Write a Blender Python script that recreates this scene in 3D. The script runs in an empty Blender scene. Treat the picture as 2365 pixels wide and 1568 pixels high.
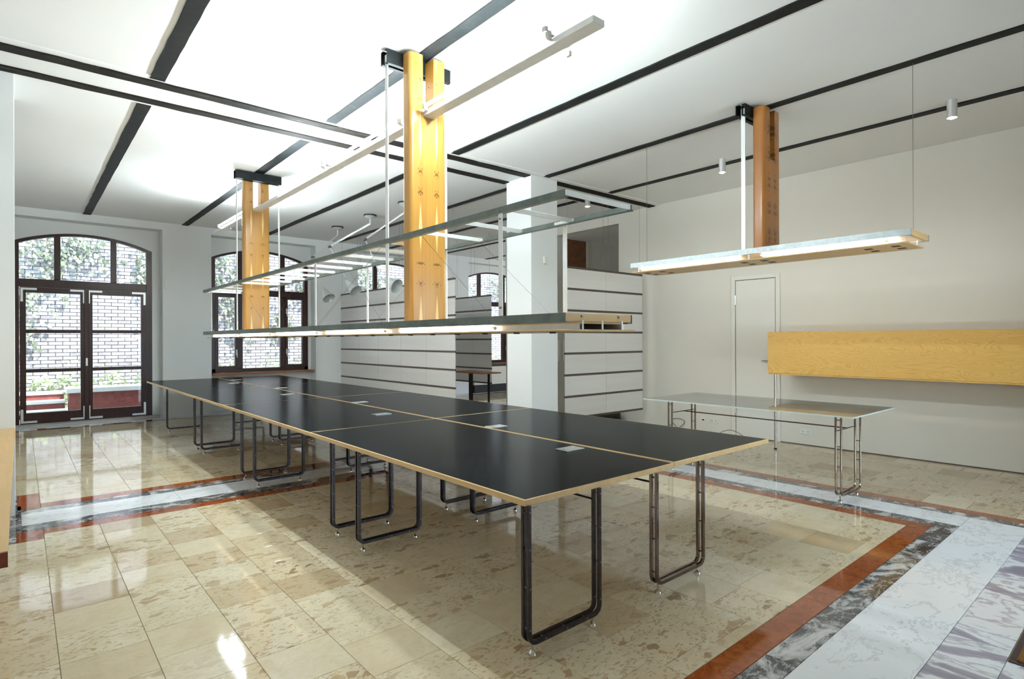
import bpy, bmesh, math, random
from mathutils import Vector, Matrix

# ------------------------------------------------------------------ camera, sky, sun, exposure
scene = bpy.context.scene
COL = scene.collection
random.seed(7)

cam_data = bpy.data.cameras.new('camera')
cam = bpy.data.objects.new('camera', cam_data)
COL.objects.link(cam)
cam_data.sensor_fit = 'HORIZONTAL'
cam_data.sensor_width = 36.0
cam_data.lens = 36.0 * 1322.6 / 2365.0
cam_data.clip_start = 0.05
cam_data.clip_end = 200
YAW, PITCH, ROLL = 0.7091, -0.0004, -0.0038
_cy, _sy = math.cos(YAW), math.sin(YAW)
_cr, _sr = math.cos(ROLL), math.sin(ROLL)
_right0 = Vector((_cy, -_sy, 0)); _down0 = Vector((0, 0, -1)); _fwd = Vector((_sy, _cy, 0))
_right = _cr * _right0 - _sr * _down0
_down = _sr * _right0 + _cr * _down0
_m = Matrix((( _right.x, -_down.x, -_fwd.x, 0), (_right.y, -_down.y, -_fwd.y, 0),
             (_right.z, -_down.z, -_fwd.z, 0), (0, 0, 0, 1)))
cam.matrix_world = Matrix.Translation((0, 0, 1.47)) @ _m
scene.camera = cam

world = bpy.data.worlds.new('sky')
scene.world = world
world.use_nodes = True
_bg = world.node_tree.nodes['Background']
_bg.inputs['Color'].default_value = (0.72, 0.86, 1.0, 1)
_bg.inputs['Strength'].default_value = 7.0

sun_data = bpy.data.lights.new('sun', 'SUN')
sun_data.energy = 17.0
sun_data.angle = 0.01
sun_data.color = (1.0, 0.96, 0.9)
sun = bpy.data.objects.new('sun', sun_data)
COL.objects.link(sun)
sun.rotation_euler = Vector((-0.30, 0.45, -0.85)).to_track_quat('-Z', 'Y').to_euler()
sun.location = (6, -10, 20)

scene.view_settings.view_transform = 'Standard'
scene.view_settings.look = 'None'
scene.view_settings.gamma = 1.0
scene.view_settings.use_curve_mapping = False
scene.view_settings.exposure = 0.15
scene.cycles.max_bounces = 6
scene.cycles.diffuse_bounces = 3
scene.cycles.glossy_bounces = 3
scene.cycles.transparent_max_bounces = 8
scene.cycles.sample_clamp_indirect = 8.0
scene.cycles.adaptive_threshold = 0.05
scene.cycles.use_light_tree = False
scene.cycles.use_denoising = True

TUBE_HIGH = 195.0      # emission of the ceiling tubes
TUBE_LOW = 60.0       # emission of the tubes in the low hanging lamps

# ------------------------------------------------------------------ material helper
class NT:
    def __init__(s, name):
        s.m = bpy.data.materials.new(name); s.m.use_nodes = True
        s.t = s.m.node_tree; s.N = s.t.nodes; s.L = s.t.links
        s.b = s.N['Principled BSDF']; s.o = s.N['Material Output']
    def put(s, sock, v):
        if hasattr(v, 'is_linked') or hasattr(v, 'links'): s.L.new(v, sock)
        elif isinstance(v, (tuple, list)) and len(v) == 3 and sock.type == 'RGBA': sock.default_value = (*v, 1)
        else: sock.default_value = v
    def node(s, t, **k):
        n = s.N.new(t)
        for a, v in k.items(): setattr(n, a, v)
        return n
    def pos(s): return s.node('ShaderNodeNewGeometry').outputs['Position']
    def objco(s): return s.node('ShaderNodeTexCoord').outputs['Object']
    def rnd(s): return s.node('ShaderNodeObjectInfo').outputs['Random']
    def attr(s, a): return s.node('ShaderNodeAttribute', attribute_name=a).outputs['Fac']
    def math(s, op, a, b=0.0, c=0.0, clamp=False):
        n = s.node('ShaderNodeMath', operation=op); n.use_clamp = clamp
        for i, v in enumerate((a, b, c)): s.put(n.inputs[i], v)
        return n.outputs[0]
    def vmath(s, op, a, b=(0, 0, 0)):
        n = s.node('ShaderNodeVectorMath', operation=op)
        s.put(n.inputs[0], a)
        if op == 'SCALE': s.put(n.inputs['Scale'], b)
        else: s.put(n.inputs[1], b)
        return n.outputs[0]
    def sep(s, v):
        n = s.node('ShaderNodeSeparateXYZ'); s.put(n.inputs[0], v); return n.outputs
    def comb(s, x, y, z):
        n = s.node('ShaderNodeCombineXYZ')
        for i, v in enumerate((x, y, z)): s.put(n.inputs[i], v)
        return n.outputs[0]
    def noise(s, vec, scale, detail=4, rough=.55, dist=0.0):
        n = s.node('ShaderNodeTexNoise'); s.put(n.inputs['Vector'], vec)
        n.inputs['Scale'].default_value = scale; n.inputs['Detail'].default_value = min(detail, 5)
        n.inputs['Roughness'].default_value = rough; n.inputs['Distortion'].default_value = dist
        return n.outputs['Fac'], n.outputs['Color']
    def vor(s, vec, scale, feature='F1', rand=1.0):
        n = s.node('ShaderNodeTexVoronoi', feature=feature); s.put(n.inputs['Vector'], vec)
        n.inputs['Scale'].default_value = scale; n.inputs['Randomness'].default_value = rand
        return n.outputs
    def ramp(s, f, stops, interp='LINEAR'):
        n = s.node('ShaderNodeValToRGB'); cr = n.color_ramp; cr.interpolation = interp
        while len(cr.elements) < len(stops): cr.elements.new(.5)
        for e, (p, c) in zip(cr.elements, stops):
            e.position = p; e.color = (*c, 1) if isinstance(c, (tuple, list)) else (c, c, c, 1)
        s.put(n.inputs[0], f); return n.outputs[0]
    def mix(s, f, a, b, blend='MIX'):
        n = s.node('ShaderNodeMix', data_type='RGBA', blend_type=blend)
        s.put(n.inputs[0], f); s.put(n.inputs[6], a); s.put(n.inputs[7], b); return n.outputs[2]
    def bump(s, h, strength=.2, dist=.01):
        n = s.node('ShaderNodeBump'); n.inputs['Strength'].default_value = strength
        n.inputs['Distance'].default_value = dist; s.put(n.inputs['Height'], h)
        s.L.new(n.outputs[0], s.b.inputs['Normal'])
    def set(s, **k):
        nm = dict(base='Base Color', rough='Roughness', metal='Metallic', spec='Specular IOR Level', trans='Transmission Weight',
                  ior='IOR', coat='Coat Weight', coatr='Coat Roughness', emit='Emission Color', estr='Emission Strength', aniso='Anisotropic')
        for a, v in k.items(): s.put(s.b.inputs[nm[a]], v)
        return s.m

def plain(name, col, rough=.5, metal=0.0, var=.08, scale=6.0, spec=.5, coat=0.0):
    n = NT(name)
    f, _ = n.noise(n.pos(), scale, 5)
    lo = tuple(c * (1 - var) for c in col); hi = tuple(min(1, c * (1 + var)) for c in col)
    return n.set(base=n.ramp(f, [(.3, lo), (.7, hi)]), rough=rough, metal=metal, spec=spec, coat=coat)

def paint(name, col, rough=.75):
    n = NT(name); f, _ = n.noise(n.pos(), 1.3, 5); g, _ = n.noise(n.pos(), 90, 2)
    n.bump(g, .05, .004)
    return n.set(base=n.ramp(f, [(.3, tuple(c * .975 for c in col)), (.7, col)]), rough=rough, spec=.25)

def emitter(name, col, strength):
    n = NT(name); return n.set(base=(.9, .9, .9), emit=col, estr=strength)

M = {}
M['wall'] = paint('wall_paint', (.77, .735, .665))
M['wall_cool'] = paint('wall_paint_white', (.84, .85, .84))
M['ceiling'] = paint('ceiling_paint', (.92, .92, .915), .85)
M['door'] = paint('door_paint', (.79, .77, .71), .45)
M['tube_high'] = emitter('ceiling_tube_glow', (.82, .95, 1.0), TUBE_HIGH)
M['tube_low'] = emitter('low_tube_glow', (1.0, .95, .80), TUBE_LOW)
M['spot'] = emitter('spot_glow', (1.0, .72, .48), 60.0)
M['plastic'] = plain('white_plastic', (.82, .81, .77), .35, 0, .02)
M['white_metal'] = plain('white_enamel', (.80, .81, .80), .35, 0, .03)
M['alu'] = plain('aluminium', (.80, .81, .81), .34, .85, .05, 20)
M['alu_pale'] = plain('pale_aluminium_bar', (.83, .84, .83), .42, .35, .04, 20)
M['chrome'] = plain('chrome', (.62, .58, .54), .14, 1.0, .03)
M['leg_chrome'] = plain('bronze_chrome', (.34, .28, .23), .16, 1.0, .1, 30)
M['black'] = plain('black_gap', (.012, .012, .012), .6)
M['rubber'] = plain('black_rubber', (.02, .02, .02), .5)
M['frame_black'] = plain('blackened_steel', (.045, .036, .038), .3, .75, .25, 40)
M['frame_chrome'] = plain('dark_chrome', (.20, .16, .15), .12, 1.0, .1, 30)
M['bolt'] = plain('bolt_steel', (.20, .18, .175), .35, .9)
M['lino'] = plain('black_linoleum', (.0022, .0040, .0052), .21, 0, .25, 4.0, .018)
M['lamp_grey'] = plain('lamp_grey', (.66, .70, .69), .4, .3)
M['coir_frame'] = plain('mat_frame', (.07, .05, .06), .4, .5)
M['sill'] = plain('oiled_wood_sill', (.28, .105, .035), .4, 0, .3, 25)
M['strip'] = plain('brown_strip', (.085, .062, .052), .5, .0, .1)
M['outside_plaster'] = plain('outside_plaster', (.6, .58, .54), .8)

def steel_dark():
    n = NT('beam_steel'); p = n.pos()
    f, _ = n.noise(p, 9, 8, .7); g, _ = n.noise(p, 3.0, 6, .7)
    c = n.ramp(f, [(.3, (.004, .006, .0065)), (.55, (.009, .011, .0115)), (.75, (.020, .022, .022))])
    r = n.ramp(g, [(.64, 0.0), (.72, 1.0)])
    n.bump(f, .3, .006)
    return n.set(base=n.mix(n.math('MULTIPLY', r, .7), c, (.09, .03, .012)), rough=.6, metal=0.0, spec=.22)
M['beam'] = steel_dark()

def steel_plaster():
    n = NT('beam_steel_plaster_smears'); p = n.pos()
    q = n.vmath('MULTIPLY', p, (2.0, 22, 1))
    f, _ = n.noise(q, 1.3, 8, .7); g, _ = n.noise(p, 9, 6, .6)
    c = n.ramp(g, [(.3, (.006, .005, .0045)), (.7, (.020, .016, .013))])
    r = n.ramp(f, [(.60, 0.0), (.72, 1.0)])
    n.bump(f, .4, .01)
    return n.set(base=n.mix(n.math('MULTIPLY', r, .45), c, (.30, .26, .20)), rough=.75, spec=.2)
M['beam_plaster'] = steel_plaster()

def galv():
    n = NT('galvanised_steel'); p = n.pos()
    v = n.sep(n.vor(p, 26)[1])[0]; f, _ = n.noise(p, 5, 6, .6)
    c = n.mix(n.math('MULTIPLY', v, .35), n.ramp(f, [(.3, (.075, .088, .082)), (.7, (.15, .168, .158))]), (.20, .22, .21))
    c = n.mix(1.0, c, (.86, .92, .88), 'MULTIPLY')
    return n.set(base=c, rough=.45, metal=.35)
M['galv'] = galv()
M['galv_light'] = plain('galvanised_light', (.42, .46, .47), .35, .7, .15, 30)

def birch(name, a, b, axis='y', scale=1.0, rough=.38):
    n = NT(name); p = n.pos()
    st = {'y': (26, 1.3, 26), 'z': (26, 26, 1.3), 'x': (1.3, 26, 26)}[axis]
    q = n.vmath('MULTIPLY', p, st)
    f, _ = n.noise(q, scale, 6, .6, .6); g, _ = n.noise(p, 1.6, 3)
    k = n.math('ADD', n.math('MULTIPLY', f, .75), n.math('MULTIPLY', g, .25))
    return n.set(base=n.ramp(k, [(.3, a), (.7, b)]), rough=rough, spec=.4)
M['birch'] = birch('birch_edge', (.60, .38, .17), (.74, .52, .27))
M['birch_x'] = birch('birch_board', (.56, .35, .15), (.70, .48, .24), 'x')
M['counter'] = birch('birch_counter', (.52, .31, .11), (.66, .43, .18))
M['counter_edge'] = plain('counter_edge', (.17, .03, .015), .5)

def cabinet_mat():
    n = NT('birch_veneer'); p = n.sep(n.pos())
    y, z = p[1], p[2]
    q = n.comb(n.math('MULTIPLY', y, .9), n.math('MULTIPLY', z, 3.2), 0.0)
    f, _ = n.noise(q, 1.4, 2, .5, 1.2)
    rings = n.math('FRACT', n.math('MULTIPLY', f, 26.0))
    rings = n.ramp(rings, [(0, .0), (.35, 1.0), (.8, .75), (1, 0.0)])
    h, _ = n.noise(n.comb(n.math('MULTIPLY', y, 3), n.math('MULTIPLY', z, 60), 0.0), 1, 5)
    big, _ = n.noise(n.pos(), 1.1, 3)
    k = n.math('ADD', n.math('MULTIPLY', rings, .35), n.math('ADD', n.math('MULTIPLY', h, .35), n.math('MULTIPLY', big, .3)))
    return n.set(base=n.ramp(k, [(.2, (.60, .33, .075)), (.8, (.78, .49, .14))]), rough=.36, spec=.4)
M['cabinet'] = cabinet_mat()

def column_mat(name, base_a, base_b, lens_amt, knot_scale, period, phase, spread, ks=20.0):
    """Lacquered glued timber: mirrored pale lenses and knot pairs on a honey ground."""
    n = NT(name)
    x, y, z = n.sep(n.objco())[:3]
    g, _ = n.noise(n.comb(n.math('MULTIPLY', x, 60), n.math('MULTIPLY', y, 60), n.math('MULTIPLY', z, 2.0)), 1, 5, .6, .4)
    g2, _ = n.noise(n.comb(n.math('MULTIPLY', x, 9), n.math('MULTIPLY', y, 9), n.math('MULTIPLY', z, .9)), 1, 3)
    col = n.ramp(n.math('ADD', n.math('MULTIPLY', g, .6), n.math('MULTIPLY', g2, .4)), [(.3, base_a), (.7, base_b)])
    # mirrored coordinate, two figures across the width
    u = n.math('ABSOLUTE', n.math('SUBTRACT', n.math('ABSOLUTE', x), spread))
    zp = n.math('FRACT', n.math('ADD', n.math('DIVIDE', z, period), phase))
    zc = n.math('ABSOLUTE', n.math('SUBTRACT', zp, .5))              # 0 at the middle of a lens
    half = n.math('MULTIPLY', n.math('SUBTRACT', .30, zc), .055)     # lens half width
    lens = n.ramp(n.math('MULTIPLY', n.math('SUBTRACT', half, u), 260), [(0, 0.0), (.9, 1.0)])
    col = n.mix(n.math('MULTIPLY', lens, lens_amt), col, (.86, .60, .24))
    # flame rings round the knots
    d = n.math('SQRT', n.math('ADD', n.math('POWER', n.math('MULTIPLY', u, 1.0), 2.0),
                             n.math('POWER', n.math('MULTIPLY', n.math('SUBTRACT', .5, zc), period * .8), 2.0)))
    dn = n.math('ADD', d, n.math('MULTIPLY', g2, .03))
    ring = n.math('FRACT', n.math('MULTIPLY', dn, 70.0))
    ring = n.math('MULTIPLY', n.ramp(ring, [(0, 0.0), (.5, 1.0), (1, 0.0)]), n.ramp(n.math('MULTIPLY', d, 5.0), [(.2, 1.0), (.8, 0.0)]))
    col = n.mix(n.math('MULTIPLY', ring, .25), col, (.30, .13, .02))
    # knots: clusters of dark dots in two rows per period
    k1 = n.math('ABSOLUTE', n.math('SUBTRACT', zc, .39))
    kd = n.math('SQRT', n.math('ADD', n.math('POWER', u, 2.0), n.math('POWER', n.math('MULTIPLY', k1, period * 1.15), 2.0)))
    v = n.vor(n.comb(n.math('MULTIPLY', u, 1.0), y, n.math('MULTIPLY', z, .7)), knot_scale)[0]
    dots = n.ramp(v, [(.22, 1.0), (.42, 0.0)])
    area = n.ramp(n.math('MULTIPLY', kd, ks), [(.5, 1.0), (.95, 0.0)])
    core = n.ramp(n.math('MULTIPLY', kd, ks), [(.16, 1.0), (.36, 0.0)])
    kn = n.math('MAXIMUM', n.math('MULTIPLY', dots, area), n.math('MULTIPLY', core, .8))
    col = n.mix(n.math('MULTIPLY', kn, .92), col, (.10, .03, .006))
    return n.set(base=col, rough=.3, spec=.45, coat=.25, coatr=.15)
M['column'] = column_mat('lacquered_column', (.38, .180, .032), (.50, .265, .055), .9, 60, .72, .32, .075)
M['column_red'] = column_mat('lacquered_column_knotty', (.36, .130, .025), (.48, .20, .045), 0.0, 42, .26, .1, .06, 12.0)

def redwood():
    n = NT('red_brown_window_wood'); p = n.pos()
    f, _ = n.noise(n.vmath('MULTIPLY', p, (30, 30, 2)), 1, 5)
    return n.set(base=n.ramp(f, [(.3, (.013, .0028, .002)), (.7, (.042, .0075, .0045))]), rough=.32, spec=.5)
M['redwood'] = redwood()

def glass_pane():
    n = NT('window_glass')
    tr = n.node('ShaderNodeBsdfTransparent'); tr.inputs[0].default_value = (.93, .97, .97, 1)
    gl = n.node('ShaderNodeBsdfGlossy'); gl.inputs['Roughness'].default_value = .01
    fr = n.node('ShaderNodeFresnel'); fr.inputs['IOR'].default_value = 1.45
    mx = n.node('ShaderNodeMixShader')
    n.L.new(fr.outputs[0], mx.inputs[0]); n.L.new(tr.outputs[0], mx.inputs[1]); n.L.new(gl.outputs[0], mx.inputs[2])
    n.L.new(mx.outputs[0], n.o.inputs['Surface']); return n.m
M['glass'] = glass_pane()

def table_glass():
    n = NT('grey_green_table_glass')
    tr = n.node('ShaderNodeBsdfTransparent'); tr.inputs[0].default_value = (.78, .80, .76, 1)
    df = n.node('ShaderNodeBsdfDiffuse'); df.inputs[0].default_value = (.58, .59, .53, 1)
    m0 = n.node('ShaderNodeMixShader'); m0.inputs[0].default_value = .65
    gl = n.node('ShaderNodeBsdfGlossy'); gl.inputs['Roughness'].default_value = .02
    fr = n.node('ShaderNodeFresnel'); fr.inputs['IOR'].default_value = 2.1
    mx = n.node('ShaderNodeMixShader')
    n.L.new(tr.outputs[0], m0.inputs[1]); n.L.new(df.outputs[0], m0.inputs[2])
    n.L.new(fr.outputs[0], mx.inputs[0]); n.L.new(m0.outputs[0], mx.inputs[1]); n.L.new(gl.outputs[0], mx.inputs[2])
    n.L.new(mx.outputs[0], n.o.inputs['Surface']); return n.m
M['table_glass'] = table_glass()
M['glass_edge'] = plain('polished_glass_edge', (.62, .72, .68), .15)

def polycarb():
    n = NT('translucent_polycarbonate'); p = n.pos()
    r, _ = n.noise(n.vmath('MULTIPLY', p, (90, 90, .5)), 1, 2)
    w, _ = n.noise(n.vmath('MULTIPLY', p, (.5, .5, 9)), 1, 3)
    col = n.ramp(w, [(.3, (.86, .83, .80)), (.7, (.93, .91, .88))])
    n.bump(r, .25, .004)
    n.set(base=col, rough=.27, spec=.7, metal=.1)
    tl = n.node('ShaderNodeBsdfTranslucent'); tl.inputs[0].default_value = (.8, .77, .74, 1)
    mx = n.node('ShaderNodeMixShader'); mx.inputs[0].default_value = .15
    n.L.new(n.b.outputs[0], mx.inputs[1]); n.L.new(tl.outputs[0], mx.inputs[2])
    n.L.new(mx.outputs[0], n.o.inputs['Surface']); return n.m
M['poly'] = polycarb()

def tile_rand(n):
    return n.math('FRACT', n.math('ADD', n.rnd(), n.attr('tile_rand')))

def stone_tile():
    n = NT('beige_breccia_tile'); r = tile_rand(n); p = n.pos()
    off = n.comb(n.math('MULTIPLY', r, 61.0), n.math('MULTIPLY', r, 37.0), n.math('MULTIPLY', r, 19.0))
    q = n.vmath('ADD', p, off)
    _, nc = n.noise(q, 7, 4, .6)
    qd = n.vmath('ADD', q, n.vmath('SCALE', n.vmath('SUBTRACT', nc, (.5, .5, .5)), .10))
    qs = n.vmath('MULTIPLY', qd, (.8, 1.5, 1.0))
    r2 = n.math('FRACT', n.math('MULTIPLY', r, 7.31)); r3 = n.math('FRACT', n.math('MULTIPLY', r, 13.7))
    dens = n.ramp(r2, [(.15, 0.0), (.45, .55), (1, 1.0)])
    big = n.vor(qs, 17); bc = n.sep(big[1])[0]; bd = n.vor(qs, 17, 'DISTANCE_TO_EDGE')[0]
    m1 = n.math('MULTIPLY', n.ramp(bc, [(.87, 0.0), (.89, 1.0)]), n.ramp(bd, [(.02, 0.0), (.07, 1.0)]))
    sm = n.vor(qs, 55); sc_ = n.sep(sm[1])[0]; sd = n.vor(qs, 55, 'DISTANCE_TO_EDGE')[0]
    m2 = n.math('MULTIPLY', n.ramp(sc_, [(.76, 0.0), (.80, 1.0)]), n.ramp(sd, [(.03, 0.0), (.10, 1.0)]))
    fn, _ = n.noise(q, 5, 8, .65, .8)
    vein, _ = n.noise(n.vmath('MULTIPLY', q, (1, 2.2, 1)), 4.5, 7, .7, 1.2)
    vein = n.ramp(n.math('ABSOLUTE', n.math('SUBTRACT', vein, .5)), [(0.0, 1.0), (.018, 0.0)])
    base = n.ramp(r3, [(0, (.50, .38, .235)), (.06, (.60, .48, .315)), (.16, (.71, .60, .415)), (1, (.755, .665, .485))])
    base = n.mix(n.ramp(fn, [(.40, 0.0), (.75, .5)]), base, (.55, .41, .235))
    base = n.mix(n.math('MULTIPLY', n.math('MULTIPLY', m2, dens), .7), base, (.38, .24, .115))
    base = n.mix(n.math('MULTIPLY', n.math('MULTIPLY', m1, dens), .85), base, n.mix(n.sep(big[1])[1], (.25, .14, .06), (.46, .31, .16)))
    base = n.mix(n.math('MULTIPLY', vein, .35), base, (.45, .32, .18))
    return n.set(base=base, rough=.055, spec=.5)
M['tile'] = stone_tile()

def marble_red():
    n = NT('red_marble'); r = tile_rand(n)
    q = n.vmath('ADD', n.pos(), n.comb(n.math('MULTIPLY', r, 31.0), n.math('MULTIPLY', r, 17.0), 0.0))
    f, _ = n.noise(q, 13, 8, .65, 1.4); v, _ = n.noise(q, 6, 6, .7, 2.5)
    c = n.ramp(f, [(.25, (.17, .035, .009)), (.5, (.31, .070, .016)), (.75, (.40, .115, .03))])
    v = n.ramp(n.math('ABSOLUTE', n.math('SUBTRACT', v, .5)), [(0, 1.0), (.012, 0.0)])
    c = n.mix(n.math('MULTIPLY', v, .5), c, (.09, .02, .01))
    return n.set(base=c, rough=.055, spec=.5)
M['red'] = marble_red()

def marble_grey():
    n = NT('dark_grey_marble'); r = tile_rand(n)
    q = n.vmath('ADD', n.pos(), n.comb(n.math('MULTIPLY', r, 31.0), n.math('MULTIPLY', r, 17.0), 0.0))
    q = n.vmath('MULTIPLY', q, (1.0, 1.0, 1.0))
    f, _ = n.noise(n.vmath('MULTIPLY', q, (3.4, 5.2, 1)), 1.0, 8, .7, .8)
    v, _ = n.noise(n.vmath('MULTIPLY', q, (3, 6, 1)), 1.8, 6, .65, .8)
    c = n.ramp(f, [(.40, (.040, .038, .040)), (.50, (.085, .08, .085)), (.56, (.42, .41, .40)), (.64, (.66, .65, .64))])
    v = n.ramp(n.math('ABSOLUTE', n.math('SUBTRACT', v, .5)), [(0, 1.0), (.02, 0.0)])
    c = n.mix(n.math('MULTIPLY', v, .6), c, (.72, .71, .70))
    return n.set(base=c, rough=.055, spec=.5)
M['grey'] = marble_grey()

def marble_white():
    n = NT('white_marble'); r = tile_rand(n)
    q = n.vmath('ADD', n.pos(), n.comb(n.math('MULTIPLY', r, 31.0), n.math('MULTIPLY', r, 17.0), 0.0))
    f, _ = n.noise(q, 2.2, 8, .65, 1.0); v, _ = n.noise(n.vmath('MULTIPLY', q, (1.6, 2.6, 1)), 1.3, 9, .72, .35)
    c = n.ramp(f, [(.3, (.82, .83, .85)), (.7, (.90, .90, .91))])
    v = n.ramp(n.math('ABSOLUTE', n.math('SUBTRACT', v, .5)), [(0, 1.0), (.022, 0.0)])
    c = n.mix(n.math('MULTIPLY', v, .42), c, (.38, .37, .38))
    return n.set(base=c, rough=.06, spec=.5)
M['white'] = marble_white()

def marble_violet():
    n = NT('violet_veined_marble'); r = tile_rand(n)
    q = n.vmath('ADD', n.pos(), n.comb(n.math('MULTIPLY', r, 3.0), n.math('MULTIPLY', r, 5.0), 0.0))
    f, _ = n.noise(n.vmath('MULTIPLY', q, (2.4, 1.1, 1)), 1.3, 5, .55, 1.6)
    v, _ = n.noise(n.vmath('MULTIPLY', q, (9, 4, 1)), 1.2, 5, .6, 1.6)
    k = n.math('ADD', n.math('MULTIPLY', f, .8), n.math('MULTIPLY', v, .2))
    c = n.ramp(k, [(.38, (.30, .27, .34)), (.47, (.42, .38, .45)), (.50, (.78, .78, .80)), (.56, (.80, .80, .82)), (.585, (.46, .42, .48)), (.61, (.80, .80, .82))])
    return n.set(base=c, rough=.06, spec=.5)
M['violet'] = marble_violet()

M['mortar'] = plain('floor_joint', (.40, .33, .23), .7)

def brick_mat():
    n = NT('garden_brick'); r = tile_rand(n); f, _ = n.noise(n.pos(), 14, 5)
    c = n.ramp(r, [(0, (.17, .145, .155)), (.4, (.24, .225, .24)), (.75, (.29, .28, .30)), (1, (.20, .165, .17))])
    n.bump(f, .4, .01)
    return n.set(base=n.mix(n.ramp(f, [(.4, 0.0), (.8, .5)]), c, (.34, .335, .35)), rough=.85)
M['brick'] = brick_mat()
M['brick_joint'] = plain('brick_mortar', (.09, .085, .095), .9)
M['redbrick'] = plain('red_clinker', (.16, .035, .028), .8, 0, .25, 15)
M['stone_cap'] = plain('pale_coping_stone', (.50, .48, .46), .7)
M['gravel'] = plain('pale_garden_ground', (.42, .40, .36), .9, 0, .2, 12)

def leaf_mat(name, a, b):
    n = NT(name); r = n.attr('leaf_rand')
    n.set(base=n.ramp(r, [(0, a), (1, b)]), rough=.5)
    tl = n.node('ShaderNodeBsdfTranslucent'); tl.inputs[0].default_value = (*b, 1)
    mx = n.node('ShaderNodeMixShader'); mx.inputs[0].default_value = .25
    n.L.new(n.b.outputs[0], mx.inputs[1]); n.L.new(tl.outputs[0], mx.inputs[2]); n.L.new(mx.outputs[0], n.o.inputs['Surface'])
    return n.m
M['ivy'] = leaf_mat('ivy_leaf', (.035, .05, .028), (.26, .28, .20))
M['grass'] = leaf_mat('garden_grass', (.10, .14, .06), (.30, .34, .20))

def coir():
    n = NT('coir_mat'); f, _ = n.noise(n.pos(), 300, 4)
    n.bump(f, 1.0, .01)
    return n.set(base=n.ramp(f, [(.3, (.16, .07, .02)), (.7, (.42, .22, .08))]), rough=.95, spec=.1)
M['coir'] = coir()
M['brown_door'] = plain('brown_wood_door', (.17, .065, .025), .5, 0, .25, 14)

# ------------------------------------------------------------------ geometry helper
ORIGIN = {}
class G:
    def __init__(s): s.v = []; s.f = []
    def add(s, vs, fs):
        k = len(s.v); s.v += [Vector(v) for v in vs]; s.f += [tuple(i + k for i in f) for f in fs]; return s
    def box(s, x0, x1, y0, y1, z0, z1):
        return s.add([(x0,y0,z0),(x1,y0,z0),(x1,y1,z0),(x0,y1,z0),(x0,y0,z1),(x1,y0,z1),(x1,y1,z1),(x0,y1,z1)],
                     [(0,3,2,1),(4,5,6,7),(0,1,5,4),(1,2,6,5),(2,3,7,6),(3,0,4,7)])
    def prism(s, pts, axis, a, b):
        """pts: 2D outline, counter-clockwise or not, extruded from a to b along the axis (other two axes in x,y,z order)."""
        def mk(p, t):
            return {'x': (t, p[0], p[1]), 'y': (p[0], t, p[1]), 'z': (p[0], p[1], t)}[axis]
        n = len(pts); vs = [mk(p, a) for p in pts] + [mk(p, b) for p in pts]
        fs = [tuple(range(n))[::-1], tuple(range(n, 2 * n))] + [(i, (i + 1) % n, n + (i + 1) % n, n + i) for i in range(n)]
        return s.add(vs, fs)
    def cone(s, p, q, r0, r1, n=12, cap=True):
        p, q = Vector(p), Vector(q); d = (q - p).normalized()
        a = d.orthogonal().normalized(); b = d.cross(a)
        vs = []
        for c, r in ((p, r0), (q, r1)):
            vs += [c + r * (math.cos(2*math.pi*i/n) * a + math.sin(2*math.pi*i/n) * b) for i in range(n)]
        fs = [(i, (i+1) % n, n + (i+1) % n, n + i) for i in range(n)]
        if cap: fs += [tuple(range(n))[::-1], tuple(range(n, 2*n))]
        return s.add(vs, fs)
    def tube(s, p, q, r, n=8): return s.cone(p, q, r, r, n)
    def bar(s, p, q, w, h):
        """rectangular bar from p to q; w across horizontally, h the other way."""
        p, q = Vector(p), Vector(q); d = (q - p).normalized()
        a = d.cross(Vector((0, 0, 1)))
        a = a.normalized() if a.length > 1e-4 else Vector((1, 0, 0))
        b = d.cross(a).normalized()
        vs = [c + i * a * w/2 + j * b * h/2 for c in (p, q) for i, j in ((-1,-1),(1,-1),(1,1),(-1,1))]
        return s.add(vs, [(0,1,2,3),(7,6,5,4),(0,4,5,1),(1,5,6,2),(2,6,7,3),(3,7,4,0)])
    def mesh(s, name, mats, org=Vector((0,0,0)), bevel=0.0, seg=1, smooth=False):
        me = bpy.data.meshes.new(name)
        me.from_pydata([tuple(v - org) for v in s.v], [], s.f)
        bm = bmesh.new(); bm.from_mesh(me)
        bmesh.ops.recalc_face_normals(bm, faces=bm.faces)
        if bevel > 0:
            ed = [e for e in bm.edges if len(e.link_faces) == 2 and e.calc_face_angle(0) > .6]
            bmesh.ops.bevel(bm, geom=ed, offset=bevel, segments=seg, affect='EDGES', clamp_overlap=True)
        bm.to_mesh(me); bm.free()
        for m in (mats if isinstance(mats, list) else [mats]): me.materials.append(M[m])
        if smooth:
            for p in me.polygons: p.use_smooth = True
            try: me.set_sharp_from_angle(angle=.7)
            except Exception: pass
        return me
    def obj(s, name, mat, parent=None, bevel=0.0, seg=1, smooth=False):
        org = ORIGIN.get(parent.name, Vector((0,0,0))) if parent else Vector((0,0,0))
        me = s.mesh(name, mat, org, bevel, seg, smooth)
        o = bpy.data.objects.new(name, me); COL.objects.link(o)
        if parent: o.parent = parent
        ORIGIN[o.name] = org
        return o
def box(*a): return G().box(*a)

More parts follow.
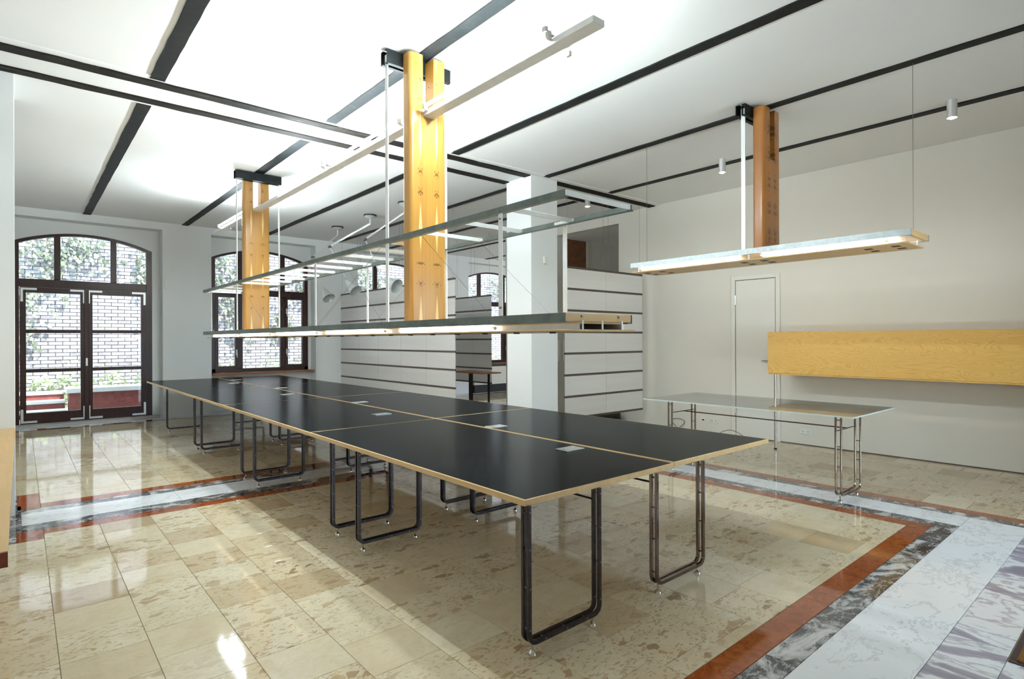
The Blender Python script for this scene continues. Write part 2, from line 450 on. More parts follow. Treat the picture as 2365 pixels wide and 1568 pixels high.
def place(name, me, loc, parent, rz=0.0):
    """link shared mesh data at a world location under a parent"""
    o = bpy.data.objects.new(name, me); COL.objects.link(o)
    org = ORIGIN.get(parent.name, Vector((0,0,0))) if parent else Vector((0,0,0))
    o.location = Vector(loc) - org; o.rotation_euler = (0, 0, rz)
    if parent: o.parent = parent
    ORIGIN[o.name] = Vector(loc)
    return o
def tag(o, label, cat, group=None, kind=None):
    o['label'] = label; o['category'] = cat
    if group: o['group'] = group
    if kind: o['kind'] = kind
    return o
def struct(o, label, cat): 
    o['kind'] = 'structure'; return tag(o, label, cat)
def thing(name, loc, label, cat, group=None):
    o = bpy.data.objects.new(name, None); COL.objects.link(o); o.location = loc
    o.empty_display_size = .1
    ORIGIN[o.name] = Vector(loc)
    return tag(o, label, cat, group)

# ------------------------------------------------------------------ the room
H = 3.74                 # ceiling height
XL, XR = -0.75, 8.19     # left wall, right wall
YB, YW = -1.0, 12.7      # wall behind the camera, window wall (inner face)
XF = 12.4                # far right end of the deep part of the room

# floor: joint bed, tiles and marble slabs as pieces
floor = struct(box(XL - .3, XF + .3, YB - .4, YW + .5, -.30, -.004).obj('floor', 'mortar'),
               'polished stone floor of beige tiles with red, grey and white marble bands', 'floor')
_tile_cache = {}
GAP = .0022
def tile_geom(w, l):
    h, c = .012, .0012
    x, y = w/2 - GAP/2, l/2 - GAP/2
    vs = [(-x,-y,-h),(x,-y,-h),(x,y,-h),(-x,y,-h),(-x,-y,-c),(x,-y,-c),(x,y,-c),(-x,y,-c),
          (-x+c,-y+c,0),(x-c,-y+c,0),(x-c,y-c,0),(-x+c,y-c,0)]
    fs = [(0,1,5,4),(1,2,6,5),(2,3,7,6),(3,0,4,7),(4,5,9,8),(5,6,10,9),(6,7,11,10),(7,4,8,11),(8,9,10,11)]
    return vs, fs
def tile_mesh(w, l, mat):
    k = (round(w, 3), round(l, 3), mat)
    if k not in _tile_cache:
        vs, fs = tile_geom(*k[:2]); me = bpy.data.meshes.new('tile'); me.from_pydata(vs, [], fs)
        me.materials.append(M[mat]); _tile_cache[k] = me
    return _tile_cache[k]
def piece(name, x0, x1, y0, y1, mat):
    return place(name, tile_mesh(x1 - x0, y1 - y0, mat), ((x0+x1)/2, (y0+y1)/2, 0), floor)
def joined(name, rects, mat):
    vs, fs, rr = [], [], []
    rng = random.Random(5)
    for (x0, x1, y0, y1) in rects:
        a, b = tile_geom(x1-x0, y1-y0); k = len(vs)
        vs += [(v[0]+(x0+x1)/2, v[1]+(y0+y1)/2, v[2]) for v in a]; fs += [tuple(i+k for i in f) for f in b]
        rr += [rng.random()] * len(b)
    me = bpy.data.meshes.new(name); me.from_pydata(vs, [], fs); me.materials.append(M[mat])
    at = me.attributes.new('tile_rand', 'FLOAT', 'FACE'); at.data.foreach_set('value', rr)
    o = bpy.data.objects.new(name, me); COL.objects.link(o); o.parent = floor; o['kind'] = 'stuff'
    return o

TW, TL = .345, .325
def field(x0, x1, y0, y1, xa, seed):
    rng = random.Random(seed); out = []
    k0 = math.floor((x0 - xa) / TW)
    k = k0
    while xa + k * TW < x1 - .01:
        a, b = max(x0, xa + k*TW), min(x1, xa + (k+1)*TW)
        k += 1
        if b - a < .02: continue
        y = y0 - rng.random() * TL
        while y < y1 - .01:
            l = TL
            c, d = max(y0, y), min(y1, y + l)
            if d - c > .03: out.append((a, b, c, d))
            y += l
    return out
rects = []
rects += field(.13, 5.27, 1.40, 5.65, .13, 1) + field(XL, .13, 1.40, 5.51, .13, 2)
rects += field(6.14, XR, YB, 5.7, 6.14, 3)
rects += field(.13, 8.0, 6.73, 12.24, .13, 4) + field(XL, .13, 7.2, 12.24, .13, 5)
rects += field(6.14, XR + 1.1, 5.7, 6.73, 6.14, 6) + field(8.0, XF, 6.73, 12.24, 8.0, 7)
def view_size(r):
    cx, cy = (r[0]+r[1])/2, (r[2]+r[3])/2
    dep = _fwd.x*cx + _fwd.y*cy
    if dep < .8: return 0
    px = 1182.5 + 1322.6 * (_right0.x*cx + _right0.y*cy) / dep
    py = 784 + 1322.6 * 1.47 / dep
    if px < -40 or px > 2400 or py > 1640: return 0
    return (r[1]-r[0]) * (r[3]-r[2]) / dep**3
rects.sort(key=view_size, reverse=True)
for r in rects[:300]: piece('floor_tile', *r, 'tile')
joined('floor_tile_field', rects[300:], 'tile')

def run_x(name, x0, x1, y0, y1, mat, step, seed):
    rng = random.Random(seed); x = x0
    while x < x1 - .02:
        e = x + step * rng.uniform(.85, 1.15)
        if x1 - e < step * .35: e = x1
        piece(name, x, e, y0, y1, mat); x = e
def run_y(name, x0, x1, y0, y1, mat, step, seed):
    rng = random.Random(seed); y = y0
    while y < y1 - .02:
        e = y + step * rng.uniform(.85, 1.15)
        if y1 - e < step * .35: e = y1
        piece(name, x0, x1, y, e, mat); y = e
# band near the entrance
run_x('red_marble_slab', XL, 5.42, 1.26, 1.40, 'red', 1.0, 11)
run_x('grey_marble_slab', XL, 5.56, 1.12, 1.26, 'grey', .85, 12)
run_x('white_marble_slab', XL, 5.88, .75, 1.12, 'white', 1.05, 13)
run_x('white_marble_slab', XL, 2.75, .20, .75, 'white', .9, 14)
run_x('white_marble_slab', XL, 2.75, YB, .20, 'white', .9, 15)
run_x('violet_marble_slab', 2.75, 5.88, .515, .75, 'violet', .8, 16)
run_y('violet_marble_slab', 2.75, 3.395, YB, .515, 'violet', .55, 17)
run_y('white_marble_slab', 5.005, 5.88, YB, .515, 'white', .75, 18)
run_x('white_marble_slab', 3.395, 5.005, YB, -.405, 'white', .8, 28)
# band along the right side
run_y('red_marble_slab', 5.27, 5.42, 1.40, 5.65, 'red', 1.0, 19)
run_y('grey_marble_slab', 5.42, 5.56, 1.26, 5.80, 'grey', .85, 20)
run_y('white_marble_slab', 5.56, 5.88, 1.12, 6.00, 'white', 1.05, 21)
run_y('grey_marble_slab', 5.88, 6.00, YB, 6.40, 'grey', .9, 22)
run_y('red_marble_slab', 6.00, 6.14, YB, 6.57, 'red', 1.0, 23)
# band across, under the steel beam
run_x('red_marble_slab', .13, 5.42, 5.65, 5.80, 'red', 1.0, 24)
run_x('grey_marble_slab', .0, 5.56, 5.80, 6.00, 'grey', .9, 25)
run_x('white_marble_slab', .0, 5.88, 6.00, 6.40, 'white', 1.05, 26)
run_x('grey_marble_slab', .0, 6.00, 6.40, 6.57, 'grey', .9, 27)
run_x('red_marble_slab', .13, 6.14, 6.57, 6.73, 'red', 1.0, 29)
piece('red_marble_slab', -.03, .13, 5.51, 5.80, 'red'); piece('red_marble_slab', -.03, .13, 6.57, 7.20, 'red')
piece('grey_marble_slab', -.30, -.03, 5.51, 5.80, 'grey'); piece('grey_marble_slab', -.30, -.03, 6.73, 7.20, 'grey')
piece('grey_marble_slab', -.30, 0, 5.80, 6.73, 'grey')
piece('white_marble_slab', XL, -.30, 5.51, 7.20, 'white')
# narrow band along the window wall
for (x0, x1, m, nm) in ((XL, .12, 'red', 'red_marble_slab'), (.32, 1.60, 'red', 'red_marble_slab'), (1.86, XF, 'red', 'red_marble_slab')):
    run_x(nm, x0, x1, 12.24, 12.31, m, 1.0, 31)
for (x0, x1) in ((.12, .32), (1.60, 1.86)): piece('red_marble_slab', x0, x1, 12.24, 12.52, 'red')
for (x0, x1, k) in ((XL, .12, 32), (.32, 1.60, 33), (1.86, XF, 34)):
    run_x('grey_marble_slab', x0, x1, 12.31, 12.41, 'grey', .9, k)
    run_x('white_marble_slab', x0, x1, 12.41, YW + .25, 'white', 1.0, k + 5)
for (x0, x1) in ((.12, .32), (1.60, 1.86)): piece('white_marble_slab', x0, x1, 12.52, YW + .25, 'white')

# ceiling with its steel
ceiling = struct(box(XL - .3, XF + .3, YB - .4, YW + .5, H, H + .35).obj('ceiling', 'ceiling'),
                 'white plaster ceiling with black steel beams showing', 'ceiling')
box(XL, XR, 5.70, 6.44, H - .008, H).obj('plaster_strip', 'ceiling', ceiling)
def rough_strip(name, x0, x1, y0, y1, z0, mat, along, amp, seed):
    """flat steel with slightly ragged plastered edges"""
    rng = random.Random(seed); n = max(2, int(((y1-y0) if along == 'y' else (x1-x0)) / .16))
    a, b = [], []
    for i in range(n + 1):
        t = i / n
        if along == 'y':
            y = y0 + t * (y1-y0); a.append((x0 + rng.uniform(-amp, amp), y)); b.append((x1 + rng.uniform(-amp, amp)*.5, y))
        else:
            x = x0 + t * (x1-x0); a.append((x, y0 + rng.uniform(-amp, amp))); b.append((x, y1 + rng.uniform(-amp, amp)))
    g = G(); k = n + 1
    vs = [(p[0], p[1], z0) for p in a] + [(p[0], p[1], z0) for p in b] + [(p[0], p[1], H + .02) for p in a] + [(p[0], p[1], H + .02) for p in b]
    fs = []
    for i in range(n):
        fs += [(i, k+i, k+i+1, i+1), (i, i+1, 2*k+i+1, 2*k+i), (k+i, 3*k+i, 3*k+i+1, k+i+1)]
    fs += [(0, 2*k, 3*k, k), (n, k+n, 3*k+n, 2*k+n)]
    g.add(vs, fs); return g.obj(name, mat, ceiling)
for i, xb in enumerate((.905, 2.455, 4.02, 5.565, 6.93, 8.45, 9.95, 11.4)):
    w = .056 if i < 3 else .05
    if xb < XR: rough_strip('ceiling_beam', xb - w, xb + w, YB, 5.74 if i else 5.76, H - .012, 'beam', 'y', .004, 40 + i)
    rough_strip('ceiling_beam', xb - w, xb + w, 6.44, YW, H - .012, 'beam', 'y', .004, 60 + i)
for (x0, x1, k) in ((XL, 5.32, 0), (5.83, XR - .01, 1)):
    rough_strip('ceiling_cross_beam', x0, x1, 5.79, 5.92, H - .022, 'beam_plaster', 'x', .006, 80 + k)
    rough_strip('ceiling_cross_beam', x0, x1, 6.25, 6.37, H - .022, 'beam_plaster', 'x', .006, 90 + k)

# plain walls
struct(box(XL - .3, XL, YB - .4, YW + .5, 0, H).obj('wall_left', 'wall_cool'), 'white wall along the left side', 'wall')
struct(box(XL, -.04, 6.40, 7.10, 0, H).obj('wall_pier', 'wall_cool'), 'white wall pier at the left edge under the steel beam', 'wall')
g = G().box(XR, XR + .15, YB, 6.58, 0, H).box(XR, XR + .15, 6.58, 8.2, 3.555, H).box(XR, XR + .15, 8.2, 9.75, 0, H)
wall_right = struct(g.obj('wall_right', 'wall'), 'long off-white wall on the right with a tall opening at its far end', 'wall')
box(XR - .004, XR, YB, 6.58, 0.0, .013).obj('gap_shade_strip', 'strip', wall_right)  # dark strip on the wall foot, its colour standing in for a shaded gap
# small lobby behind the opening in the right wall
g = G().box(XR + .15, 10.9, 8.2, 8.35, 0, H).box(10.2, 10.35, 6.43, 8.2, 0, H).box(XR + .15, 10.2, 6.43, 6.58, 0, H)
struct(g.obj('wall_lobby', 'wall'), 'off-white walls of the small lobby seen through the tall opening', 'wall')
struct(box(XR + .15, 10.2, 6.58, 8.2, 3.555, 3.60).obj('ceiling_lobby', 'ceiling'), 'lower white lobby ceiling behind the tall opening', 'ceiling')
d3 = struct(box(8.52, 9.08, 8.165, 8.195, 0, 3.53).obj('door_3', 'brown_door'), 'tall brown wooden door leaf in the lobby opening', 'door')
box(9.08, 9.14, 8.16, 8.195, 0, 3.53).obj('door_frame', 'door', d3)
struct(box(XF, XF + .3, 8.2, YW + .5, 0, H).obj('wall_far_right', 'wall'), 'off-white end wall of the far part of the room', 'wall')
# wall behind the camera with the glazed street front
g = G().box(XL - .3, 3.5, YB - .4, YB, 0, H).box(6.5, XR + .15, YB - .4, YB, 0, H).box(3.5, 6.5, YB - .4, YB, 2.6, H)
struct(g.obj('wall_back', 'wall'), 'wall behind the camera with a wide glazed opening', 'wall')
w = struct(G().box(3.5, 3.58, YB-.25, YB-.15, 0, 2.6).box(6.42, 6.5, YB-.25, YB-.15, 0, 2.6).box(4.96, 5.04, YB-.25, YB-.15, .08, 2.52)
           .box(3.58, 6.42, YB-.25, YB-.15, 2.52, 2.6).box(3.58, 6.42, YB-.25, YB-.15, 0, .08).obj('window_5', 'redwood'),
           'glazed street front behind the camera', 'window')
box(3.58, 4.96, YB-.205, YB-.195, .08, 2.52).obj('pane', 'glass', w); box(5.04, 6.42, YB-.205, YB-.195, .08, 2.52).obj('pane', 'glass', w)

# the free-standing pillar
pil = struct(box(5.32, 5.83, 5.79, 6.31, 0, H - .008).obj('wall_pillar', 'wall_cool', None, .004), 'square white pillar standing under the steel beam', 'pillar')

# ---- window wall: inner leaf with rectangular recesses, outer leaf with arched openings
YO = YW + .30
RISE = .215
openings = [  # recess x0,x1 ; arch x0,x1 ; sill
    (-.22, 2.07, -.11, 1.94, 0.0), (2.92, 5.06, 2.99, 5.00, .80), (6.08, 8.22, 6.15, 8.16, .80), (9.33, 11.47, 9.40, 11.41, .80)]
g = G(); x = XL - .3
for (a, b, c, d, s) in openings:
    g.box(x, a, YW, YO, 0, H); g.box(a, b, YW, YO, 3.60, H); x = b
g.box(x, XF + .3, YW, YO, 0, H)
SPR = 3.20
def arch(x0, x1, z, rise, n=20):
    """points of a flat arch from x0 to x1 springing at z"""
    w = (x1 - x0) / 2; R = (w*w + rise*rise) / (2*rise); cx, cz = (x0+x1)/2, z + rise - R
    a = math.asin(w / R)
    return [(cx + R*math.sin(-a + 2*a*i/n), cz + R*math.cos(-a + 2*a*i/n)) for i in range(n + 1)]
x = XL - .3
for (a, b, c, d, s) in openings:
    g.box(x, c, YO, YO + .2, 0, H)
    if s: g.box(c, d, YO, YO + .2, 0, s)
    pts = arch(c, d, SPR, RISE)
    for p, q in zip(pts[:-1], pts[1:]):
        g.prism([p, q, (q[0], H), (p[0], H)], 'y', YO, YO + .2)
    x = d
g.box(x, XF + .3, YO, YO + .2, 0, H)
wall_win = struct(g.obj('wall_window', 'wall_cool'), 'white far wall with arched garden windows', 'wall')

# ---- arched double door
def ring(x0, x1, z0, spr, rise, t, y0, y1, bottom=True):
    """arched frame of width t"""
    g = G(); n = 20
    o = arch(x0, x1, spr, rise, n); i_ = arch(x0 + t, x1 - t, spr - t*.25, rise - t*.25, n)
    for k in range(n):
        g.prism([o[k], o[k+1], i_[k+1], i_[k]], 'y', y0, y1)
    g.box(x0, x0 + t, y0, y1, z0, i_[0][1]); g.box(x1 - t, x1, y0, y1, z0, i_[-1][1])
    g.prism([o[0], i_[0], (x0, i_[0][1])], 'y', y0, y1); g.prism([o[-1], (x1, i_[-1][1]), i_[-1]], 'y', y0, y1)
    if bottom: g.box(x0, x1, y0, y1, z0, z0 + t)
    return g
def arch_pane(x0, x1, z0, ax0, ax1, spr, rise, y):
    w = (ax1-ax0)/2; R = (w*w + rise*rise)/(2*rise); cx, cz = (ax0+ax1)/2, spr + rise - R
    xs = [x0 + (x1-x0)*i/8 for i in range(9)]
    top = [(x, cz + math.sqrt(max(0, R*R - (x-cx)**2))) for x in xs]
    return G().prism([(x0, z0), (x1, z0)] + top[::-1], 'y', y, y + .006)
Y0 = YO + .02
a, b = -.11, 1.94; mid = (a + b) / 2
door1 = struct(ring(a, b, 0, SPR, RISE, .09, Y0, Y0 + .09, False).obj('door_1', 'redwood'),
               'arched dark red-brown double garden door with glass panes', 'door')
box(a + .09, b - .09, Y0, Y0 + .09, 2.42, 2.56).obj('transom', 'redwood', door1, .006)
for xm in (.50, 1.33): box(xm - .045, xm + .045, Y0 + .005, Y0 + .085, 2.56, 3.37).obj('mullion', 'redwood', door1, .006)
for (p, q) in ((a + .09, .455), (.545, 1.285), (1.375, b - .09)):
    arch_pane(p, q, 2.56, a + .09, b - .09, SPR - .02, RISE - .02, Y0 + .045).obj('pane', 'glass', door1)
for (p, q, sgn) in ((a + .095, mid - .004, 1), (mid + .004, b - .095, -1)):
    g = G().box(p, p + .085, Y0 - .015, Y0 + .06, .03, 2.415).box(q - .085, q, Y0 - .015, Y0 + .06, .03, 2.415)
    g.box(p + .085, q - .085, Y0 - .015, Y0 + .06, 2.32, 2.415).box(p + .085, q - .085, Y0 - .015, Y0 + .06, .03, .22)
    leaf = g.obj('door_leaf', 'redwood', door1)
    zz = [.22, .955, 1.645, 2.32]
    for z in zz[1:3]: box(p + .085, q - .085, Y0 - .005, Y0 + .05, z - .03, z + .03).obj('glazing_bar', 'redwood', leaf, .004)
    for k in range(3):
        box(p + .085, q - .085, Y0 + .02, Y0 + .026, zz[k] + (.03 if k else 0), zz[k+1] - (.03 if k < 2 else 0)).obj('pane', 'glass', leaf)
    for zc, up in ((2.40, -1), (.05, 1)):
        for xc, rt in ((p + .012, 1), (q - .012, -1)):
            G().box(min(xc, xc + rt*.22), max(xc, xc + rt*.22), Y0 - .019, Y0 - .0155, min(zc, zc + up*.035), max(zc, zc + up*.035)) \
               .box(min(xc, xc + rt*.035), max(xc, xc + rt*.035), Y0 - .0195, Y0 - .0155, min(zc, zc + up*.24), max(zc, zc + up*.24)) \
               .obj('corner_bracket', 'alu', leaf)
box(mid - .035, mid + .035, Y0 - .03, Y0 - .016, .03, 2.41).obj('meeting_strip', 'redwood', door1, .006)
G().box(mid - .014, mid + .014, Y0 - .036, Y0 - .03, 1.02, 1.16).tube((mid, Y0 - .036, 1.07), (mid, Y0 - .041, 1.07), .008) \
    .obj('keyhole_plate', 'alu', door1)
box(a - .05, b + .08, YW + .02, Y0 + .09, 0.0, .028).obj('threshold', 'stone_cap', door1, .004)

# ---- three arched windows
def arched_window(k, x0, label):
    x1 = x0 + 2.01; z0 = .80
    r = struct(ring(x0, x1, z0, SPR, RISE, .075, Y0, Y0 + .09).obj('window_%d' % k, 'redwood'), label, 'window')
    zt = 2.50
    box(x0 + .075, x1 - .075, Y0, Y0 + .09, zt - .065, zt + .065).obj('transom', 'redwood', r, .005)
    xm = (x0 + .56, x0 + 1.45)
    for x in xm:
        box(x - .05, x + .05, Y0 + .004, Y0 + .086, zt + .065, 3.36).obj('mullion', 'redwood', r, .005)
        box(x - .05, x + .05, Y0 + .004, Y0 + .086, z0 + .075, zt - .065).obj('mullion', 'redwood', r, .005)
    cols = [(x0 + .075, xm[0] - .05), (xm[0] + .05, xm[1] - .05), (xm[1] + .05, x1 - .075)]
    for (p, q) in cols: arch_pane(p, q, zt + .065, x0 + .075, x1 - .075, SPR - .02, RISE - .02, Y0 + .045).obj('pane', 'glass', r)
    for j, (p, q) in enumerate(cols):
        lo, hi = z0 + .075, zt - .065
        if j == 1:
            box(p, q, Y0 + .045, Y0 + .051, lo, hi).obj('pane', 'glass', r); continue
        t = .055
        c = G().box(p, p + t, Y0 - .012, Y0 + .06, lo, hi).box(q - t, q, Y0 - .012, Y0 + .06, lo, hi).box(p + t, q - t, Y0 - .012, Y0 + .06, lo, lo + t) \
            .box(p + t, q - t, Y0 - .012, Y0 + .06, hi - t, hi).obj('casement', 'redwood', r)
        box(p + t, q - t, Y0 + .02, Y0 + .026, lo + t, hi - t).obj('pane', 'glass', c)
        hx = q - t/2 if j == 0 else p + t/2
        for hz in ((1.22,) if j == 0 else (1.22, 2.12)):
            G().box(hx - .014, hx + .014, Y0 - .018, Y0 - .012, hz - .06, hz + .06).tube((hx, Y0 - .016, hz), (hx, Y0 - .055, hz), .009) \
                .tube((hx, Y0 - .05, hz + .004), (hx, Y0 - .05, hz - .11), .009).obj('handle', 'white_metal', c)
    box(x0 - .04, x1 + .06, YW + .06, Y0, z0 - .035, z0 + .005).obj('window_sill', 'sill', r, .005)
    return r
arched_window(1, 2.99, 'arched red-brown window beside the garden door, above the far end of the black table')
arched_window(2, 6.15, 'arched red-brown window partly hidden behind the hanging screens')
arched_window(3, 9.40, 'arched red-brown window seen in the gap left of the white pillar')

# ---- flush white door in the right wall
dr = struct(G().box(XR - .022, XR, 3.69, 3.750, 0, 2.405).box(XR - .022, XR, 4.360, 4.42, 0, 2.405).box(XR - .022, XR, 3.750, 4.360, 2.345, 2.405)
            .obj('door_2', 'door', None, .003), 'flush white door with plain frame in the right wall', 'door')
box(XR - .003, XR, 3.75, 4.36, 0, 2.345).obj('gap_shade_sheet', 'strip', dr)  # dark sheet behind the leaf, paints the shade in the gap around it
lf = box(XR - .014, XR - .004, 3.759, 4.351, .012, 2.336).obj('door_leaf', 'door', dr, .002)
box(XR - .03, XR - .012, 4.335, 4.364, 1.98, 2.12).obj('hinge', 'alu', lf); box(XR - .03, XR - .012, 4.335, 4.364, .36, .43).obj('hinge', 'alu', lf)
G().tube((XR - .008, 3.80, 1.15), (XR - .06, 3.80, 1.15), .010).tube((XR - .055, 3.795, 1.15), (XR - .055, 3.94, 1.15), .010).cone((XR - .009, 3.80, 1.15), (XR - .016, 3.80, 1.15), .025, .025, 14) \
    .obj('handle', 'chrome', lf)

# ------------------------------------------------------------------ the long black table
T = .735
tb = thing('work_table', (2.95, 1.96, 0), 'long black-topped work table made of eight boards with birch edges', 'table')
XE = [1.755, 2.955, 4.155]; YE = [1.96, 4.55, 7.16, 9.78, 12.38]
for i in range(2):
    for j in range(4):
        dz = -.004 if i == 0 else 0
        x0, x1, y0, y1 = XE[i] + .001, XE[i+1] - .001, YE[j] + .001, YE[j+1] - .001
        bd = box(x0, x1, y0, y1, T - .03 + dz, T - .001 + dz).obj('tabletop', 'birch', tb, .0015)
        e = .012
        box(x0 + e, x1 - e, y0 + e, y1 - e, T - .002 + dz, T + dz).obj('linoleum', 'lino', bd)
def sweep_u(x0, x1, zt, zb, r, w, yc, t):
    """U-shaped bent bar in the XZ plane, w across, t deep"""
    path = [(x0, zt), (x0, zb + r)]
    for i in range(1, 6): a = math.pi + math.pi/2 * i/6; path.append((x0 + r + r*math.cos(a), zb + r + r*math.sin(a)))
    path += [(x0 + r, zb), (x1 - r, zb)]
    for i in range(1, 6): a = 1.5*math.pi + math.pi/2 * i/6; path.append((x1 - r + r*math.cos(a), zb + r + r*math.sin(a)))
    path += [(x1, zb + r), (x1, zt)]
    g = G(); n = len(path); vs = []
    for i, p in enumerate(path):
        a = Vector(path[max(0, i-1)]); b = Vector(path[min(n-1, i+1)]); d = (b - a).normalized(); nn = Vector((-d.y, d.x))
        for s, y in ((-1, -1), (1, -1), (1, 1), (-1, 1)):
            q = Vector(p) + nn * s * w/2; vs.append((q.x, yc + y * t/2, q.y))
    fs = [(0, 1, 2, 3), (4*n-1, 4*n-2, 4*n-3, 4*n-4)]
    for i in range(n - 1):
        for k in range(4): fs.append((4*i+k, 4*i+(k+1) % 4, 4*i+4+(k+1) % 4, 4*i+4+k))
    return g.add(vs, fs)
def leg_frame_meshes(w, zt, mat, tag_, bw=.021, gap=.036):
    """two parallel bent bars, spacers with bolts, two levelling feet; local origin at floor under the left upright"""
    g = sweep_u(0, w, zt, .062, .045, bw, 0, bw*.85); h = sweep_u(0, w, zt, .062, .045, bw, gap, bw*.85)
    bars = (g.mesh('leg_frame', mat, bevel=.002, smooth=True), h.mesh('rear_bar', mat, bevel=.002, smooth=True))
    b = G()
    spots = [(0, z) for z in (.13, .32, .50, zt - .03)] + [(w, z) for z in (.13, .32, .50, zt - .03)] + [(.10, .062), (w/2, .062), (w - .10, .062)]
    for (x, z) in spots:
        b.tube((x, 0, z), (x, gap, z), .005, 6)
        b.cone((x, -bw*.43, z), (x, -bw*.43 - .002, z), .0045, .0035, 8)
    bolts = b.mesh('bolts', 'bolt')
    f = G()
    f.cone((0, 0, 0), (0, 0, .010), .021, .019, 14).cone((0, 0, .010), (0, 0, .022), .019, .007, 14).tube((0, 0, .022), (0, 0, .055), .006, 8)
    foot = f.mesh('foot', 'chrome', smooth=True)
    return bars, bolts, foot, gap
lf_black = leg_frame_meshes(.49, T - .032, 'frame_black', 'a'); lf_chrome = leg_frame_meshes(.49, T - .032, 'frame_chrome', 'b')
def leg_frame(parent, x, y, w, meshes):
    bars, bolts, foot, gap = meshes
    f = place('leg_frame', bars[0], (x, y, 0), parent)
    place('rear_bar', bars[1], (x, y, 0), f)
    place('bolts', bolts, (x, y, 0), f)['kind'] = 'stuff'
    for xx in (x + .035, x + w - .035): place('foot', foot, (xx, y + gap/2, 0), f)
    return f
FY = [1.955, 3.70, 4.13, 6.02, 6.45, 8.24, 8.62, 10.53]
for j, y in enumerate(FY):
    leg_frame(tb, 1.775, y, .49, lf_black)
    leg_frame(tb, 2.765, y, .49, lf_chrome if j == 0 else lf_black)
for x in (2.255, 2.775):
    for (p, q) in ((0, 1), (2, 3), (4, 5), (6, 7)):
        G().tube((x, FY[p] + .04, .64), (x, FY[q], .64), .006, 8).obj('brace_rod', 'frame_black', tb)
for (x, y) in ((2.80, 2.67), (2.965+.09, 3.77), (2.72, 5.17), (2.965+.08, 6.32), (2.76, 7.93), (2.965+.09, 9.04), (2.79, 10.66), (2.965+.09, 11.5)):
    pl = box(x - .085, x + .085, y - .055, y + .055, T - .003, T + .0025).obj('cable_plate', 'alu', tb, .001)
    for dx in (-.06, .06): G().cone((x + dx, y, T + .0025), (x + dx, y, T + .0035), .006, .005, 8).obj('screw', 'bolt', pl)

# ------------------------------------------------------------------ helper for fluorescent tubes
def tube_lamp(parent, x, y0, y1, z, mat, r=.013):
    t = G().cone((x, y0 + .02, z), (x, y1 - .02, z), r, r, 8).obj('fluorescent_tube', mat, parent, smooth=True)
    for a, b in ((y0, y0 + .02), (y1 - .02, y1)):
        G().tube((x, a, z), (x, b, z), r + .001, 10).obj('tube_cap', 'alu', t)
    return t

# ------------------------------------------------------------------ high tube light running through the two timber columns
hl = thing('ceiling_tube_light', (2.45, 2.1, 3.22), 'long aluminium tube light running high through both timber columns', 'lamp')
box(2.402, 2.498, 2.10, 10.30, 3.222, 3.262).obj('housing', 'alu_pale', hl, .003)
for (a, b) in ((2.42, 3.80), (4.18, 5.63), (5.75, 7.20), (8.42, 9.85)):
    for x, s in ((2.372, -1), (2.528, 1)):
        tube_lamp(hl, x, a, b, 3.275, 'tube_high')
        for yy in (a + .01, b - .01):
            G().box(min(x, 2.45 + s*.05) - .002, max(x, 2.45 + s*.05) + .002, yy - .008, yy + .008, 3.244, 3.252).box(x - .016, x + .016, yy - .018, yy + .005, 3.25, 3.29) \
                .obj('tube_holder', 'white_metal', hl)
for yy in (2.43, 5.70, 8.35):
    G().box(2.38, 2.402, yy - .03, yy + .03, 3.262, 3.267).obj('bracket', 'alu', hl)
    G().box(2.34, 2.36, yy - .015, yy + .015, 3.28, 3.31).obj('tube_starter', 'white_metal', hl); G().box(2.54, 2.56, yy - .015, yy + .015, 3.20, 3.23).obj('tube_starter', 'white_metal', hl)

# ------------------------------------------------------------------ timber columns with forked heads
def column(parent, xc, w, y0, y1, z0, z1, notch_w, notch_z, mat):
    a, b = xc - w/2, xc + w/2; n0, n1 = xc - notch_w/2, xc + notch_w/2
    g = G().prism([(a, z0), (b, z0), (b, z1), (n1, z1), (n1, notch_z), (n0, notch_z), (n0, z1), (a, z1)], 'y', y0, y1)
    me = bpy.data.meshes.new('timber_column'); org = ORIGIN[parent.name]
    me.from_pydata([tuple(v - org) for v in g.v], [], g.f)
    bm = bmesh.new(); bm.from_mesh(me); bmesh.ops.recalc_face_normals(bm, faces=bm.faces)
    def vert(e): return abs(e.verts[0].co.x - e.verts[1].co.x) < 1e-5 and abs(e.verts[0].co.y - e.verts[1].co.y) < 1e-5
    outer = [e for e in bm.edges if vert(e) and (abs(e.verts[0].co.x + org.x - a) < 1e-4 or abs(e.verts[0].co.x + org.x - b) < 1e-4)]
    bmesh.ops.bevel(bm, geom=outer, offset=.032, segments=6, affect='EDGES', profile=.5)
    bm.to_mesh(me); bm.free(); me.materials.append(M[mat])
    for p in me.polygons: p.use_smooth = True
    me.set_sharp_from_angle(angle=.6)
    o = bpy.data.objects.new('timber_column', me); COL.objects.link(o); o.parent = parent; ORIGIN[o.name] = org
    return o
def channel(parent, x0, x1, y0, y1, z0, z1, mat):
    """pair of steel channels back to back, open towards the ends"""
    t = .006; g = G(); ym = (y0 + y1) / 2
    g.box(x0, x1, y0, y0 + t, z0, z1); g.box(x0, x1, y1 - t, y1, z0, z1)
    g.box(x0, x1, y0 + t, y0 + .034, z1 - t, z1); g.box(x0, x1, y1 - .034, y1 - t, z1 - t, z1)
    g.box(x0, x1, y0 + t, y0 + .034, z0, z0 + t); g.box(x0, x1, y1 - .034, y1 - t, z0, z0 + t)
    g.box(x0 + .03, x1 - .03, ym - .004, ym + .004, z0 + .01, z1)
    return g.obj('steel_channel', mat, parent)

